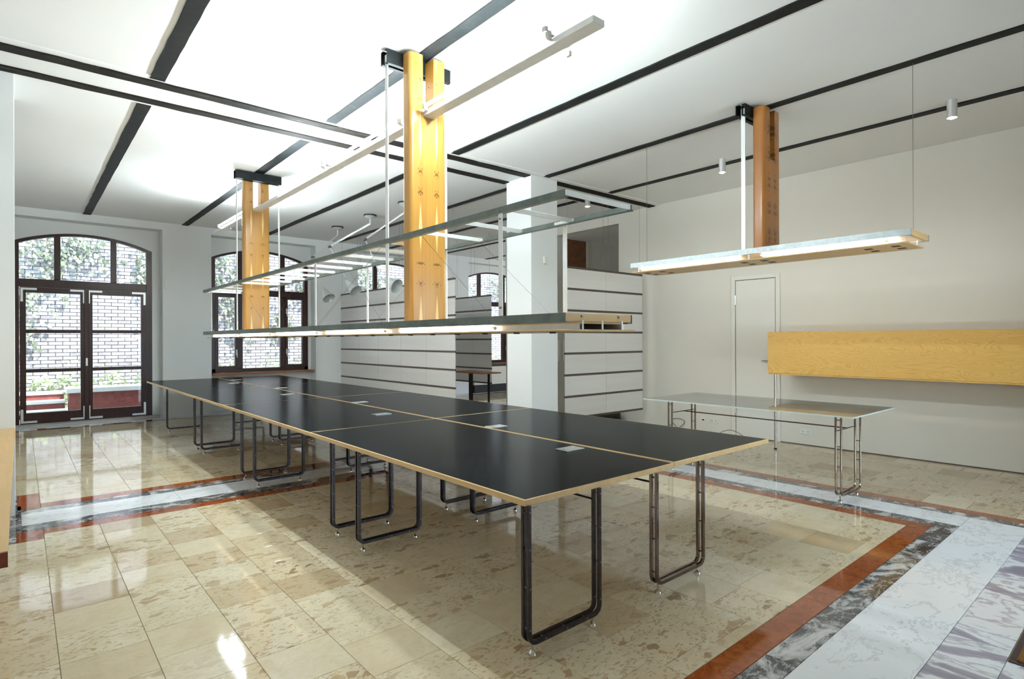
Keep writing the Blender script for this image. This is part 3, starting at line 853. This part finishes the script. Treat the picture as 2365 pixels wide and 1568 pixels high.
# ------------------------------------------------------------------ long hanging light rack above the table
rk = thing('hanging_light_rack', (2.45, 2.1, 1.5), 'long galvanised light rack hung from two timber columns above the black table', 'lamp')
YN, YF_ = 2.10, 9.95
def angle_rail(parent, x, s, y0, y1, z0, z1, flange, t=.006, name='rail', mat='galv'):
    g = G().prism([(x, z0), (x + s*flange, z0), (x + s*flange, z0 + t), (x + s*t, z0 + t), (x + s*t, z1), (x, z1)], 'y', y0, y1)
    return g.obj(name, mat, parent)
for (x, s) in ((2.168, 1), (2.735, -1)):
    angle_rail(rk, x, s, YN, YF_, 1.559, 1.611, .04, name='lower_rail')
    angle_rail(rk, x, s, YN, YF_, 2.222, 2.260, .035, name='upper_rail')
for y in (YN + .002, YF_ - .03):
    eb = box(2.176, 2.727, y, y + .028, 1.566, 1.611).obj('end_board', 'birch_x', rk, .002)
    for x in (2.30, 2.61): G().cone((x, y, 1.595), (x, y - .006, 1.595), .009, .007, 8).obj('bolt', 'bolt', eb)
box(2.176, 2.727, YN + .003, YN + .010, 2.230, 2.260).obj('end_bar', 'alu_pale', rk, .001)
box(2.176, 2.727, YF_ - .010, YF_ - .003, 2.230, 2.260).obj('end_bar', 'alu_pale', rk, .001)
for y in (2.58, 3.065, 3.53, 4.0, 4.47, 4.93, 5.39, 5.83, 6.28, 6.74, 7.20, 7.66, 8.12, 8.58, 9.04, 9.50):
    if abs(y - 3.92) < .1: y = 4.06
    box(2.172, 2.731, y - .004, y + .004, 2.228, 2.256).obj('cross_bar', 'alu_pale', rk, .001)
for y in (2.62, 5.45, 9.44):
    for x, s in ((2.174, 1), (2.729, -1)):
        p = box(min(x, x + s*.005), max(x, x + s*.005), y, y + .036, 1.59, 2.25).obj('post', 'alu_pale', rk)
        for z in (1.60, 1.66, 2.19, 2.235): G().cone((x, y + .018, z), (x - s*.010, y + .018, z), .006, .005, 8).obj('bolt', 'bolt', p)
        if y < 9:
            box(min(x + s*.006, x + s*.01), max(x + s*.006, x + s*.01), y - .07, y + .11, 2.226, 2.252).obj('splice_plate', 'alu', rk)
for (yc, colY, chY) in ((4.03, (3.86, 3.98), (3.982, 4.082)), (8.13, (8.185, 8.305), (8.082, 8.183))):
    channel(rk, 2.155, 2.745, chY[0], chY[1], 3.618, 3.726, 'beam')
    column(rk, 2.45, .335, colY[0], colY[1], 1.612, 3.705, .098, 3.222, 'column')
    for x, s in ((2.174, 1), (2.729, -1)):
        ym = (chY[0] + chY[1]) / 2
        box(min(x, x + s*.008), max(x, x + s*.008), ym - .02, ym + .02, 1.575, 3.70).obj('hanger_bar', 'alu_pale', rk)
    for yy in (colY[0] - .001,):
        pass
# bracing wires
for x in (2.18, 2.722):
    for (p, q) in (((3.55, 2.23), (2.72, 1.60)), ((4.93, 2.23), (4.10, 1.60)), ((4.10, 2.23), (5.42, 1.60)), ((5.55, 2.23), (6.90, 1.60)), ((8.05, 2.23), (6.90, 1.60)), ((8.20, 2.23), (9.40, 1.60))):
        G().tube((x, p[0], p[1]), (x, q[0], q[1]), .0011, 5).obj('bracing_wire', 'frame_black', rk)
# lamp tray slung beneath the lower rails
tr = box(2.205, 2.725, YN - .03, 9.88, 1.512, 1.523).obj('lamp_board', 'birch', rk, .002)
for x in (2.275, 2.648):
    box(x, x + .012, YN, 9.86, 1.523, 1.556).obj('reflector_strip', 'alu_pale', rk)
for x in (2.29, 2.45, 2.62):
    for y in (YN - .015, 4.1, 6.1, 8.1, 9.8): G().tube((x, y, 1.523), (x, y, 1.572), .006, 8).obj('spacer', 'alu', rk)
box(2.25, 2.68, YN + .03, 9.9, 1.556, 1.566).obj('mounting_board', 'birch', rk)
y = 2.78
while y + 1.2 < 9.9:
    for x in (2.250, 2.680): tube_lamp(rk, x, y, y + 1.2, 1.540, 'tube_low', .011)
    y += 1.42
y = 2.3
while y < 9.8:
    G().box(2.262, 2.29, y - .012, y + .012, 1.503, 1.512).obj('clip', 'black', rk); y += .31

# ------------------------------------------------------------------ short hanging light over the glass table
sl = thing('hanging_light', (5.56, 1.37, 2.23), 'short hanging lamp with birch underside over the glass table', 'lamp')
for (x, s) in ((5.315, 1), (5.805, -1)):
    angle_rail(sl, x, s, 1.37, 4.10, 2.282, 2.336, .04, mat='galv_light')
box(5.323, 5.797, 1.372, 1.400, 2.284, 2.334).obj('end_board', 'birch_x', sl, .002)
box(5.323, 5.797, 4.070, 4.098, 2.284, 2.334).obj('end_board', 'birch_x', sl, .002)
box(5.33, 5.79, 1.40, 4.07, 2.288, 2.296).obj('mounting_board', 'alu_pale', sl)
lb = box(5.335, 5.785, 1.40, 4.08, 2.226, 2.238).obj('lamp_board', 'birch', sl, .002)
for x in (5.40, 5.72):
    for y in (1.43, 2.74, 4.05): G().tube((x, y, 2.238), (x, y, 2.288), .006, 8).obj('spacer', 'alu', sl)
for x in (5.375, 5.745):
    for (a, b) in ((1.55, 2.60), (2.98, 4.0)): tube_lamp(sl, x - .012 if x < 5.5 else x + .012, a, b, 2.262, 'tube_low', .012)
for yc in (1.62, 2.72, 3.88):
    for dx in (-.08, .08):
        for dy in (-.10, .10):
            box(5.56 + dx - .035, 5.56 + dx + .035, yc + dy - .03, yc + dy + .03, 2.2245, 2.2265).obj('vent_opening', 'black', lb)
channel(sl, 5.27, 5.86, 2.702, 2.80, 3.618, 3.726, 'beam')
column(sl, 5.565, .335, 2.58, 2.70, 2.337, 3.705, .098, 3.21, 'column_red')
for x, s in ((5.32, 1), (5.80, -1)):
    box(min(x, x + s*.008), max(x, x + s*.008), 2.73, 2.77, 2.30, 3.70).obj('hanger_bar', 'alu_pale', sl)
for y in (1.42, 4.05): G().tube((5.56, y, 2.30), (5.56, y, H), .002, 5).obj('hanging_wire', 'bolt', sl)

# ------------------------------------------------------------------ glass table on chrome legs
GZ = .78
gt = thing('glass_table', (6.05, 2.96, 0), 'glass-topped table on slim chrome ladder legs by the right wall', 'table')
tp = box(5.50, 6.60, 1.85, 4.07, GZ - .012, GZ).obj('glass_top', 'table_glass', gt, .001)
for (x0, x1, y0, y1) in ((5.498, 5.5005, 1.85, 4.07), (6.5995, 6.602, 1.85, 4.07), (5.50, 6.60, 1.848, 1.8505), (5.50, 6.60, 4.0695, 4.072)):
    box(x0, x1, y0, y1, GZ - .012, GZ).obj('glass_edge', 'glass_edge', tp)
lg = leg_frame_meshes(.47, GZ - .012, 'leg_chrome', 'c', .017, .045)
for y in (1.965, 3.71): leg_frame(gt, 5.545, y, .47, lg)
G().tube((5.80, 2.0, .64), (5.80, 3.73, .64), .006, 8).obj('brace_rod', 'strip', gt)
G().tube((5.56, 2.0, .64), (6.01, 2.0, .64), .005, 8).obj('brace_rod', 'strip', gt)
G().tube((5.56, 3.73, .64), (6.01, 3.73, .64), .005, 8).obj('brace_rod', 'strip', gt)

# ------------------------------------------------------------------ birch wall cabinet on a post
cb = thing('wall_cabinet', (7.87, 1.5, 1.0), 'long birch hanging cabinet with flat front on the right wall', 'cabinet')
box(7.55, XR - .001, -.30, 3.57, 1.012, 1.556).obj('cabinet_body', 'cabinet', cb, .003)
box(7.56, XR - .001, -.29, 3.565, .996, 1.012).obj('bottom_panel', 'cabinet', cb)
for y in (3.49, .0):
    p = G().tube((7.59, y, .02), (7.59, y, .996), .017, 14).obj('post', 'chrome', cb, smooth=True)
    G().tube((7.59, y, 0), (7.59, y, .022), .019, 12).obj('post_foot', 'rubber', p)
    
# ------------------------------------------------------------------ counter at the left edge
ct = thing('wall_counter', (-.40, 4.2, .68), 'thick birch counter board fixed along the left wall', 'counter')
box(XL + .001, -.037, 2.66, 6.395, .69, .74).obj('counter_board', 'counter', ct, .002)
box(XL + .001, -.036, 2.645, 2.66, .688, .74).obj('end_edge', 'counter_edge', ct)
for y in (3.0, 4.4, 5.6): box(XL + .001, -.30, y - .02, y + .02, .63, .69).obj('bracket', 'counter_edge', ct)

# ------------------------------------------------------------------ hanging translucent screens
def screen(name, label, axis, fixed, a, b, ncol, ztop, nrow, rh, base):
    """columns of translucent sheets between brown rails, hung from thin wires"""
    loc = (fixed, (a+b)/2, ztop) if axis == 'y' else ((a+b)/2, fixed, ztop)
    t = thing(name, loc, label, 'screen', 'hanging translucent screens')
    cw = (b - a) / ncol
    def bx(u0, u1, z0, z1, d0, d1):
        return box(fixed + d0, fixed + d1, u0, u1, z0, z1) if axis == 'y' else box(u0, u1, fixed + d0, fixed + d1, z0, z1)
    for c in range(ncol):
        u0, u1 = a + c*cw + .003, a + (c+1)*cw - .003
        for r in range(nrow):
            z1 = ztop - r*rh - .016; z0 = ztop - (r+1)*rh + .016
            bx(u0, u1, z0, z1, -.004, .004).obj('sheet', 'poly', t)
        for r in range(nrow + 1):
            z = ztop - r*rh
            bx(u0 - .002, u1 + .002, z - .016, z + .016, -.010, .010).obj('rail', 'strip', t)
        for u in (u0 + .06, u1 - .06):
            p = (fixed, u) if axis == 'y' else (u, fixed)
            G().tube((p[0], p[1], ztop), (p[0], p[1], H), .002, 5).obj('wire', 'bolt', t)
    return t
screen('hanging_screen', 'wide translucent screen with brown rails hanging behind the near timber column', 'y', 5.55, 7.93, 12.45, 5, 2.50, 7, .308, .2)
screen('hanging_screen', 'narrow translucent screen hanging in the gap left of the white pillar', 'y', 7.50, 9.40, 10.70, 2, 2.40, 6, .308, .2)
screen('hanging_screen', 'translucent screen with brown rails hanging between white pillar and right wall', 'x', 5.92, 6.10, 7.98, 2, 2.545, 7, .322, .2)

# ------------------------------------------------------------------ small wooden table in the far room
st = thing('side_table', (6.75, 8.6, 0), 'small plain table seen in the gap left of the white pillar', 'table')
box(6.50, 6.95, 8.42, 9.45, .825, .85).obj('tabletop', 'sill', st, .003)
for x in (6.52, 6.93):
    for y in (8.78, 9.40): box(x - .016, x + .016, y - .016, y + .016, 0, .825).obj('leg', 'frame_black', st)

t = thing('equipment_case', (7.75, 6.6, 0), 'low black case on the floor under the screen beside the right wall', 'case')
box(7.40, 8.10, 6.48, 6.75, .015, .17).obj('case_body', 'rubber', t, .006)
for x in (7.5, 7.7, 7.9): box(x, x + .10, 6.476, 6.482, .06, .13).obj('front_panel', 'frame_black', t)
for x in (7.45, 8.02): box(x, x + .03, 6.50, 6.73, 0, .016).obj('foot', 'rubber', t)

# dark heater cabinet under the far window
hc_ = thing('heater_cabinet', (10.4, 12.8, 0), 'low heater cabinet with dark base under the far arched window', 'heater')
box(9.42, 11.38, 12.56, 12.95, .22, .72).obj('cabinet_front', 'wall', hc_, .004)
box(9.45, 11.35, 12.60, 12.95, 0, .22).obj('plinth', 'black', hc_); box(9.38, 11.42, 12.54, 12.98, .72, .762).obj('cover', 'black', hc_)

# ------------------------------------------------------------------ ceiling-mounted jointed lamps
def jointed_lamp(base, elbow, wrist, head0, head1, label):
    t = thing('jointed_lamp', base, label, 'lamp', 'jointed ceiling lamps')
    b = Vector(base)
    G().cone(b, b - Vector((0, 0, .025)), .115, .115, 24).obj('base_ring', 'black', t)
    G().cone(b - Vector((0, 0, .025)), b - Vector((0, 0, .065)), .105, .05, 24).obj('base', 'lamp_grey', t, smooth=True)
    st_ = b - Vector((0, 0, .17))
    G().tube(b - Vector((0, 0, .06)), st_, .012, 8).obj('stem', 'alu', t)
    e, w, h0, h1 = Vector(elbow), Vector(wrist), Vector(head0), Vector(head1)
    off = Vector((.02, 0, .035))
    a1 = G().tube(st_, e, .010, 8).obj('lower_arm', 'alu', t); G().tube(st_ + off, e + off, .004, 6).obj('spring_rod', 'alu', a1)
    G().cone(e - Vector((0, .03, 0)), e + Vector((0, .03, 0)), .025, .025, 12).obj('elbow_joint', 'bolt', t)
    G().tube(e, w, .009, 8).obj('upper_arm', 'white_metal', t)
    G().tube(w, h0, .006, 8).obj('neck', 'alu', t)
    d = (h1 - h0).normalized()
    sh = G().cone(h0, h0 + d*.06, .035, .045, 20, True).cone(h0 + d*.06, h1, .045, .125, 24, False).obj('lamp_shade', 'lamp_grey', t, smooth=True)
    G().cone(h0 + d*.08, h0 + d*.16, .02, .035, 12).obj('bulb', 'plastic', sh)
    return t
jointed_lamp((4.82, 10.97, H), (4.35, 11.07, 3.10), (4.62, 11.28, 2.62), (4.66, 11.29, 2.51), (4.70, 11.12, 2.31), 'jointed ceiling lamp nearest the arched window, farthest of the three')
jointed_lamp((4.82, 9.56, H), (4.35, 10.24, 3.20), (4.62, 10.18, 2.66), (4.66, 10.21, 2.58), (4.74, 9.98, 2.38), 'jointed ceiling lamp in the middle of the three')
jointed_lamp((4.82, 8.32, H), (4.35, 8.81, 3.14), (4.62, 8.80, 2.57), (4.66, 8.72, 2.50), (4.74, 8.45, 2.36), 'jointed ceiling lamp half hidden behind the near timber column')

# ------------------------------------------------------------------ ceiling spots
for (x, y, lab) in ((6.74, 3.76, 'small cylindrical ceiling spotlight left of the short hanging lamp column'), (6.76, 1.41, 'small cylindrical ceiling spotlight nearest the right edge'),
                    (6.82, 6.10, 'small cylindrical ceiling spotlight at the cross beam beside the pillar')):
    s = thing('spotlight', (x, y, H), lab, 'lamp', 'cylindrical ceiling spotlights')
    G().cone((x, y, H), (x, y, H - .17), .042, .042, 20, False).cone((x, y, H - .17), (x, y, H - .165), .042, .036, 20, False).cone((x, y, H - .165), (x, y, H - .13), .036, .036, 20, False).obj('housing', 'alu', s, smooth=True)
    G().cone((x, y, H - .15), (x, y, H - .168), .034, .034, 16).cone((x, y, H - .168), (x, y, H - .178), .034, .016, 16).obj('bulb', 'spot', s)

# ------------------------------------------------------------------ sockets, switches and other wall fittings
def socket(y0, z, n, label):
    t = thing('wall_socket', (XR, y0 - n*.036, z), label, 'socket')
    box(XR - .010, XR, y0 - n*.072, y0, z - .037, z + .037).obj('cover_plate', 'plastic', t, .002)
    for k in range(n):
        y = y0 - .036 - k*.072
        r = G().cone((XR - .0102, y, z), (XR - .012, y, z), .026, .025, 18).obj('socket_ring', 'plastic', t, smooth=True)
        G().cone((XR - .0121, y, z), (XR - .0125, y, z), .0195, .0195, 16).obj('socket_well', 'lamp_grey', r)
        for dy in (-.009, .009): G().cone((XR - .0126, y + dy, z), (XR - .013, y + dy, z), .003, .003, 8).obj('contact_hole', 'black', r)
    return t
socket(4.79, .19, 2, 'double wall socket under the glass table, left of the white door')
socket(3.42, .19, 2, 'double wall socket under the glass table, right of the white door')
t = thing('data_socket', (XR, 4.90, .19), 'small data socket left of the double socket by the white door', 'socket')
box(XR - .010, XR, 4.865, 4.945, .15, .23).obj('cover_plate', 'plastic', t, .002); box(XR - .0115, XR - .0098, 4.885, 4.925, .18, .20).obj('port', 'black', t)
t = thing('intercom', (5.57, 5.79, 2.58), 'small white wall box on the front of the white pillar', 'switch')
box(5.545, 5.605, 5.765, 5.789, 2.53, 2.63).obj('box_body', 'plastic', t, .004); box(5.56, 5.59, 5.762, 5.766, 2.55, 2.60).obj('cover', 'plastic', t)
t = thing('light_switch', (2.38, YW, 2.57), 'tall white switch box on the far wall right of the garden door', 'switch')
box(2.10, 2.16, YW - .02, YW - .001, 2.48, 2.66).obj('box_body', 'plastic', t, .004); box(2.115, 2.145, YW - .024, YW - .02, 2.50, 2.58).obj('rocker', 'plastic', t)
t = thing('switch_panel', (8.36, 8.2, 1.24), 'bank of switches on the lobby wall between pillar and screen', 'switch')
for x in (8.27, 8.40):
    pnl = box(x, x + .09, 8.185, 8.199, 1.02, 1.46).obj('cover_plate', 'plastic', t, .002)
    for k in range(4): box(x + .015, x + .075, 8.181, 8.186, 1.045 + k*.105, 1.125 + k*.105).obj('rocker', 'plastic', pnl)
# loose cables by the glass table
def cable(name, pts, label):
    g = G()
    for p, q in zip(pts[:-1], pts[1:]): g.tube(p, q, .004, 6)
    return tag(g.obj(name, 'rubber'), label, 'cable')
cable('power_cable', [(8.17, 5.35 + .12*math.sin(t*.45), .008 + .16*math.sin(t/14*math.pi)) if t < 15 else (8.1, 5.3, .006) for t in range(15)], 'thin loose cable at the wall behind the glass table, left one')
cable('power_cable', [(7.9 + .02*t, 4.55 - .03*t, .006 + .10*math.sin(t/12*math.pi)) for t in range(13)], 'thin loose cable looping on the floor under the wall sockets')

# door mat in the floor by the entrance
t = thing('door_mat', (4.2, .05, 0), 'brown coir door mat with dark frame sunk in the marble floor', 'mat')
box(3.40, 5.0, -.40, .51, -.010, .002).obj('mat_frame', 'coir_frame', t); box(3.425, 4.975, -.375, .485, .0, .010).obj('mat_pile', 'coir', t, .002)

# ------------------------------------------------------------------ the garden outside
gy = 16.6
tag(box(-25, 40, YW + .5, gy + .4, -.30, -.05).obj('garden_ground', 'gravel'), 'pale garden ground outside the far windows', 'ground', kind='structure')
tag(box(-25, 40, -14, YB - .4, -.30, -.03).obj('street_ground', 'gravel'), 'pale pavement outside the entrance behind the camera', 'ground', kind='structure')
gw = tag(box(-7, 24, gy + .03, gy + .35, -.2, 5.4).obj('garden_wall', 'brick_joint'), 'tall pale brick garden wall overgrown with ivy outside the windows', 'wall', kind='structure')
BW, BH = .262, .084
allb = []
for r in range(int(5.3 / BH)):
    x = -7 + (BW/2 if r % 2 else 0)
    while x < 23.7:
        allb.append((x, -.05 + r*BH)); x += BW
def brick_size(b):
    # seen through the garden door first, then through the window beside it
    x, z = b[0] + BW/2, b[1] + BH/2
    xd = x * 13.05 / gy; zd = 1.47 + (z - 1.47) * 13.05 / gy
    if -.02 < xd < 1.85 and .25 < zd < 2.35: return 2
    if 3.05 < xd < 4.9 and .9 < zd < 3.3: return 1.5
    if -.02 < xd < 1.85 and zd < 3.3: return 1
    return 0
allb.sort(key=brick_size, reverse=True)
def brick_verts(w, h): 
    x, z, y = w/2 - .006, h/2 - .006, .05
    return [(-x,-.0,-z),(x,-.0,-z),(x,y,-z),(-x,y,-z),(-x,-.0,z),(x,-.0,z),(x,y,z),(-x,y,z)], [(0,1,5,4),(1,2,6,5),(3,0,4,7),(4,5,6,7),(0,3,2,1)]
bv, bf = brick_verts(BW, BH)
bme = bpy.data.meshes.new('brick'); bme.from_pydata(bv, [], bf); bme.materials.append(M['brick'])
rng = random.Random(3)
for (x, z) in allb[:300]: place('brick', bme, (x + BW/2, gy + rng.uniform(-.006, .006), z + BH/2), gw)
vs, fs, rr = [], [], []
for (x, z) in allb[300:]:
    k = len(vs); dy = gy + rng.uniform(-.006, .006)
    vs += [(v[0] + x + BW/2, v[1] + dy, v[2] + z + BH/2) for v in bv]; fs += [tuple(i + k for i in f) for f in bf]; rr += [rng.random()] * len(bf)
me = bpy.data.meshes.new('brickwork'); me.from_pydata(vs, [], fs); me.materials.append(M['brick'])
me.attributes.new('tile_rand', 'FLOAT', 'FACE').data.foreach_set('value', rr)
o = bpy.data.objects.new('brickwork', me); COL.objects.link(o); o.parent = gw; o['kind'] = 'stuff'

def leaves(name, mat, clumps, size, label, cat):
    """clumps: (x, y, z, rx, ry, rz, count)"""
    rng = random.Random(hash(name) % 1000 + 1 if False else 17); vs, fs, rr = [], [], []
    for (cx, cy, cz, rx, ry, rz, n) in clumps:
        for _ in range(n):
            a, b = rng.gauss(0, .5), rng.gauss(0, .5)
            p = Vector((cx + a*rx, cy - abs(rng.gauss(0, .5))*ry, cz + b*rz))
            if p.z < 0 or (name == 'ivy') == (p.z < 1.15): continue
            s = size * rng.uniform(.6, 1.3)
            up = Vector((rng.uniform(-.6, .6), rng.uniform(-.5, .1), -1)).normalized()
            nr = Vector((rng.uniform(-.7, .7), -1, rng.uniform(-.2, .8))).normalized()
            sd = up.cross(nr).normalized(); k = len(vs)
            vs += [p, p + up*s*.45 + sd*s*.42 - nr*s*.08, p + up*s, p + up*s*.45 - sd*s*.42 - nr*s*.08]
            fs += [(k, k+1, k+2), (k, k+2, k+3)]; rr += [rng.random()] * 2
    me = bpy.data.meshes.new(name); me.from_pydata([tuple(v) for v in vs], [], fs); me.materials.append(M[mat])
    me.attributes.new('leaf_rand', 'FLOAT', 'FACE').data.foreach_set('value', rr)
    o = bpy.data.objects.new(name, me); COL.objects.link(o)
    return tag(o, label, cat, kind='stuff')
iv = [(-.1, gy-.10, 2.2, .5, .1, 1.2, 260), (.9, gy-.10, 3.6, .9, .1, .5, 260), (2.25, gy-.10, 3.3, .3, .1, .8, 99), (0.6, gy-.10, 3.1, .2, .1, .7, 68),
      (4.0, gy-.10, 3.2, .7, .1, 1.2, 322), (4.5, gy-.10, 2.3, .35, .1, .7, 99), (5.6, gy-.10, 2.0, .3, .1, .6, 93), (6.2, gy-.10, 3.3, .5, .1, .8, 93), (8.3, gy-.10, 3.2, .8, .1, .8, 186),
      (10.0, gy-.10, 2.8, .6, .1, 1.0, 148), (12.2, gy-.10, 2.6, .4, .1, .9, 111), (13.5, gy-.10, 3.4, .8, .1, .6, 111)]
leaves('ivy', 'ivy', iv, .11, 'green ivy climbing the brick garden wall outside the windows', 'ivy')
gr = [(x*.45 + rng.uniform(-.2, .2), gy - .42, .40 + rng.uniform(-.1, .15), .35, .25, .45, 90) for x in range(-1, 32)]
leaves('garden_plants', 'grass', gr, .09, 'low pale green plants growing at the foot of the garden wall', 'plants')
bench = thing('garden_planter', (1.2, 15.0, -.05), 'low red clinker planter wall with pale coping outside the garden door', 'planter')
box(.75, 6.5, 14.85, 15.25, -.05, .40).obj('planter_wall', 'redbrick', bench); box(.70, 6.5, 14.80, 15.30, .40, .50).obj('coping', 'stone_cap', bench, .01)
steps = thing('garden_steps', (-.2, 15.0, -.05), 'pale garden steps with red risers left of the red planter', 'steps')
for k in range(3):
    box(-3.0, .69, 14.6 + k*.38, 15.0 + k*.38 if k < 2 else 15.7, -.05, .04 + k*.16).obj('riser', 'redbrick', steps)
    box(-3.0, .69, 14.57 + k*.38, 15.0 + k*.38 if k < 2 else 15.7, .04 + k*.16, .09 + k*.16).obj('tread', 'stone_cap', steps)
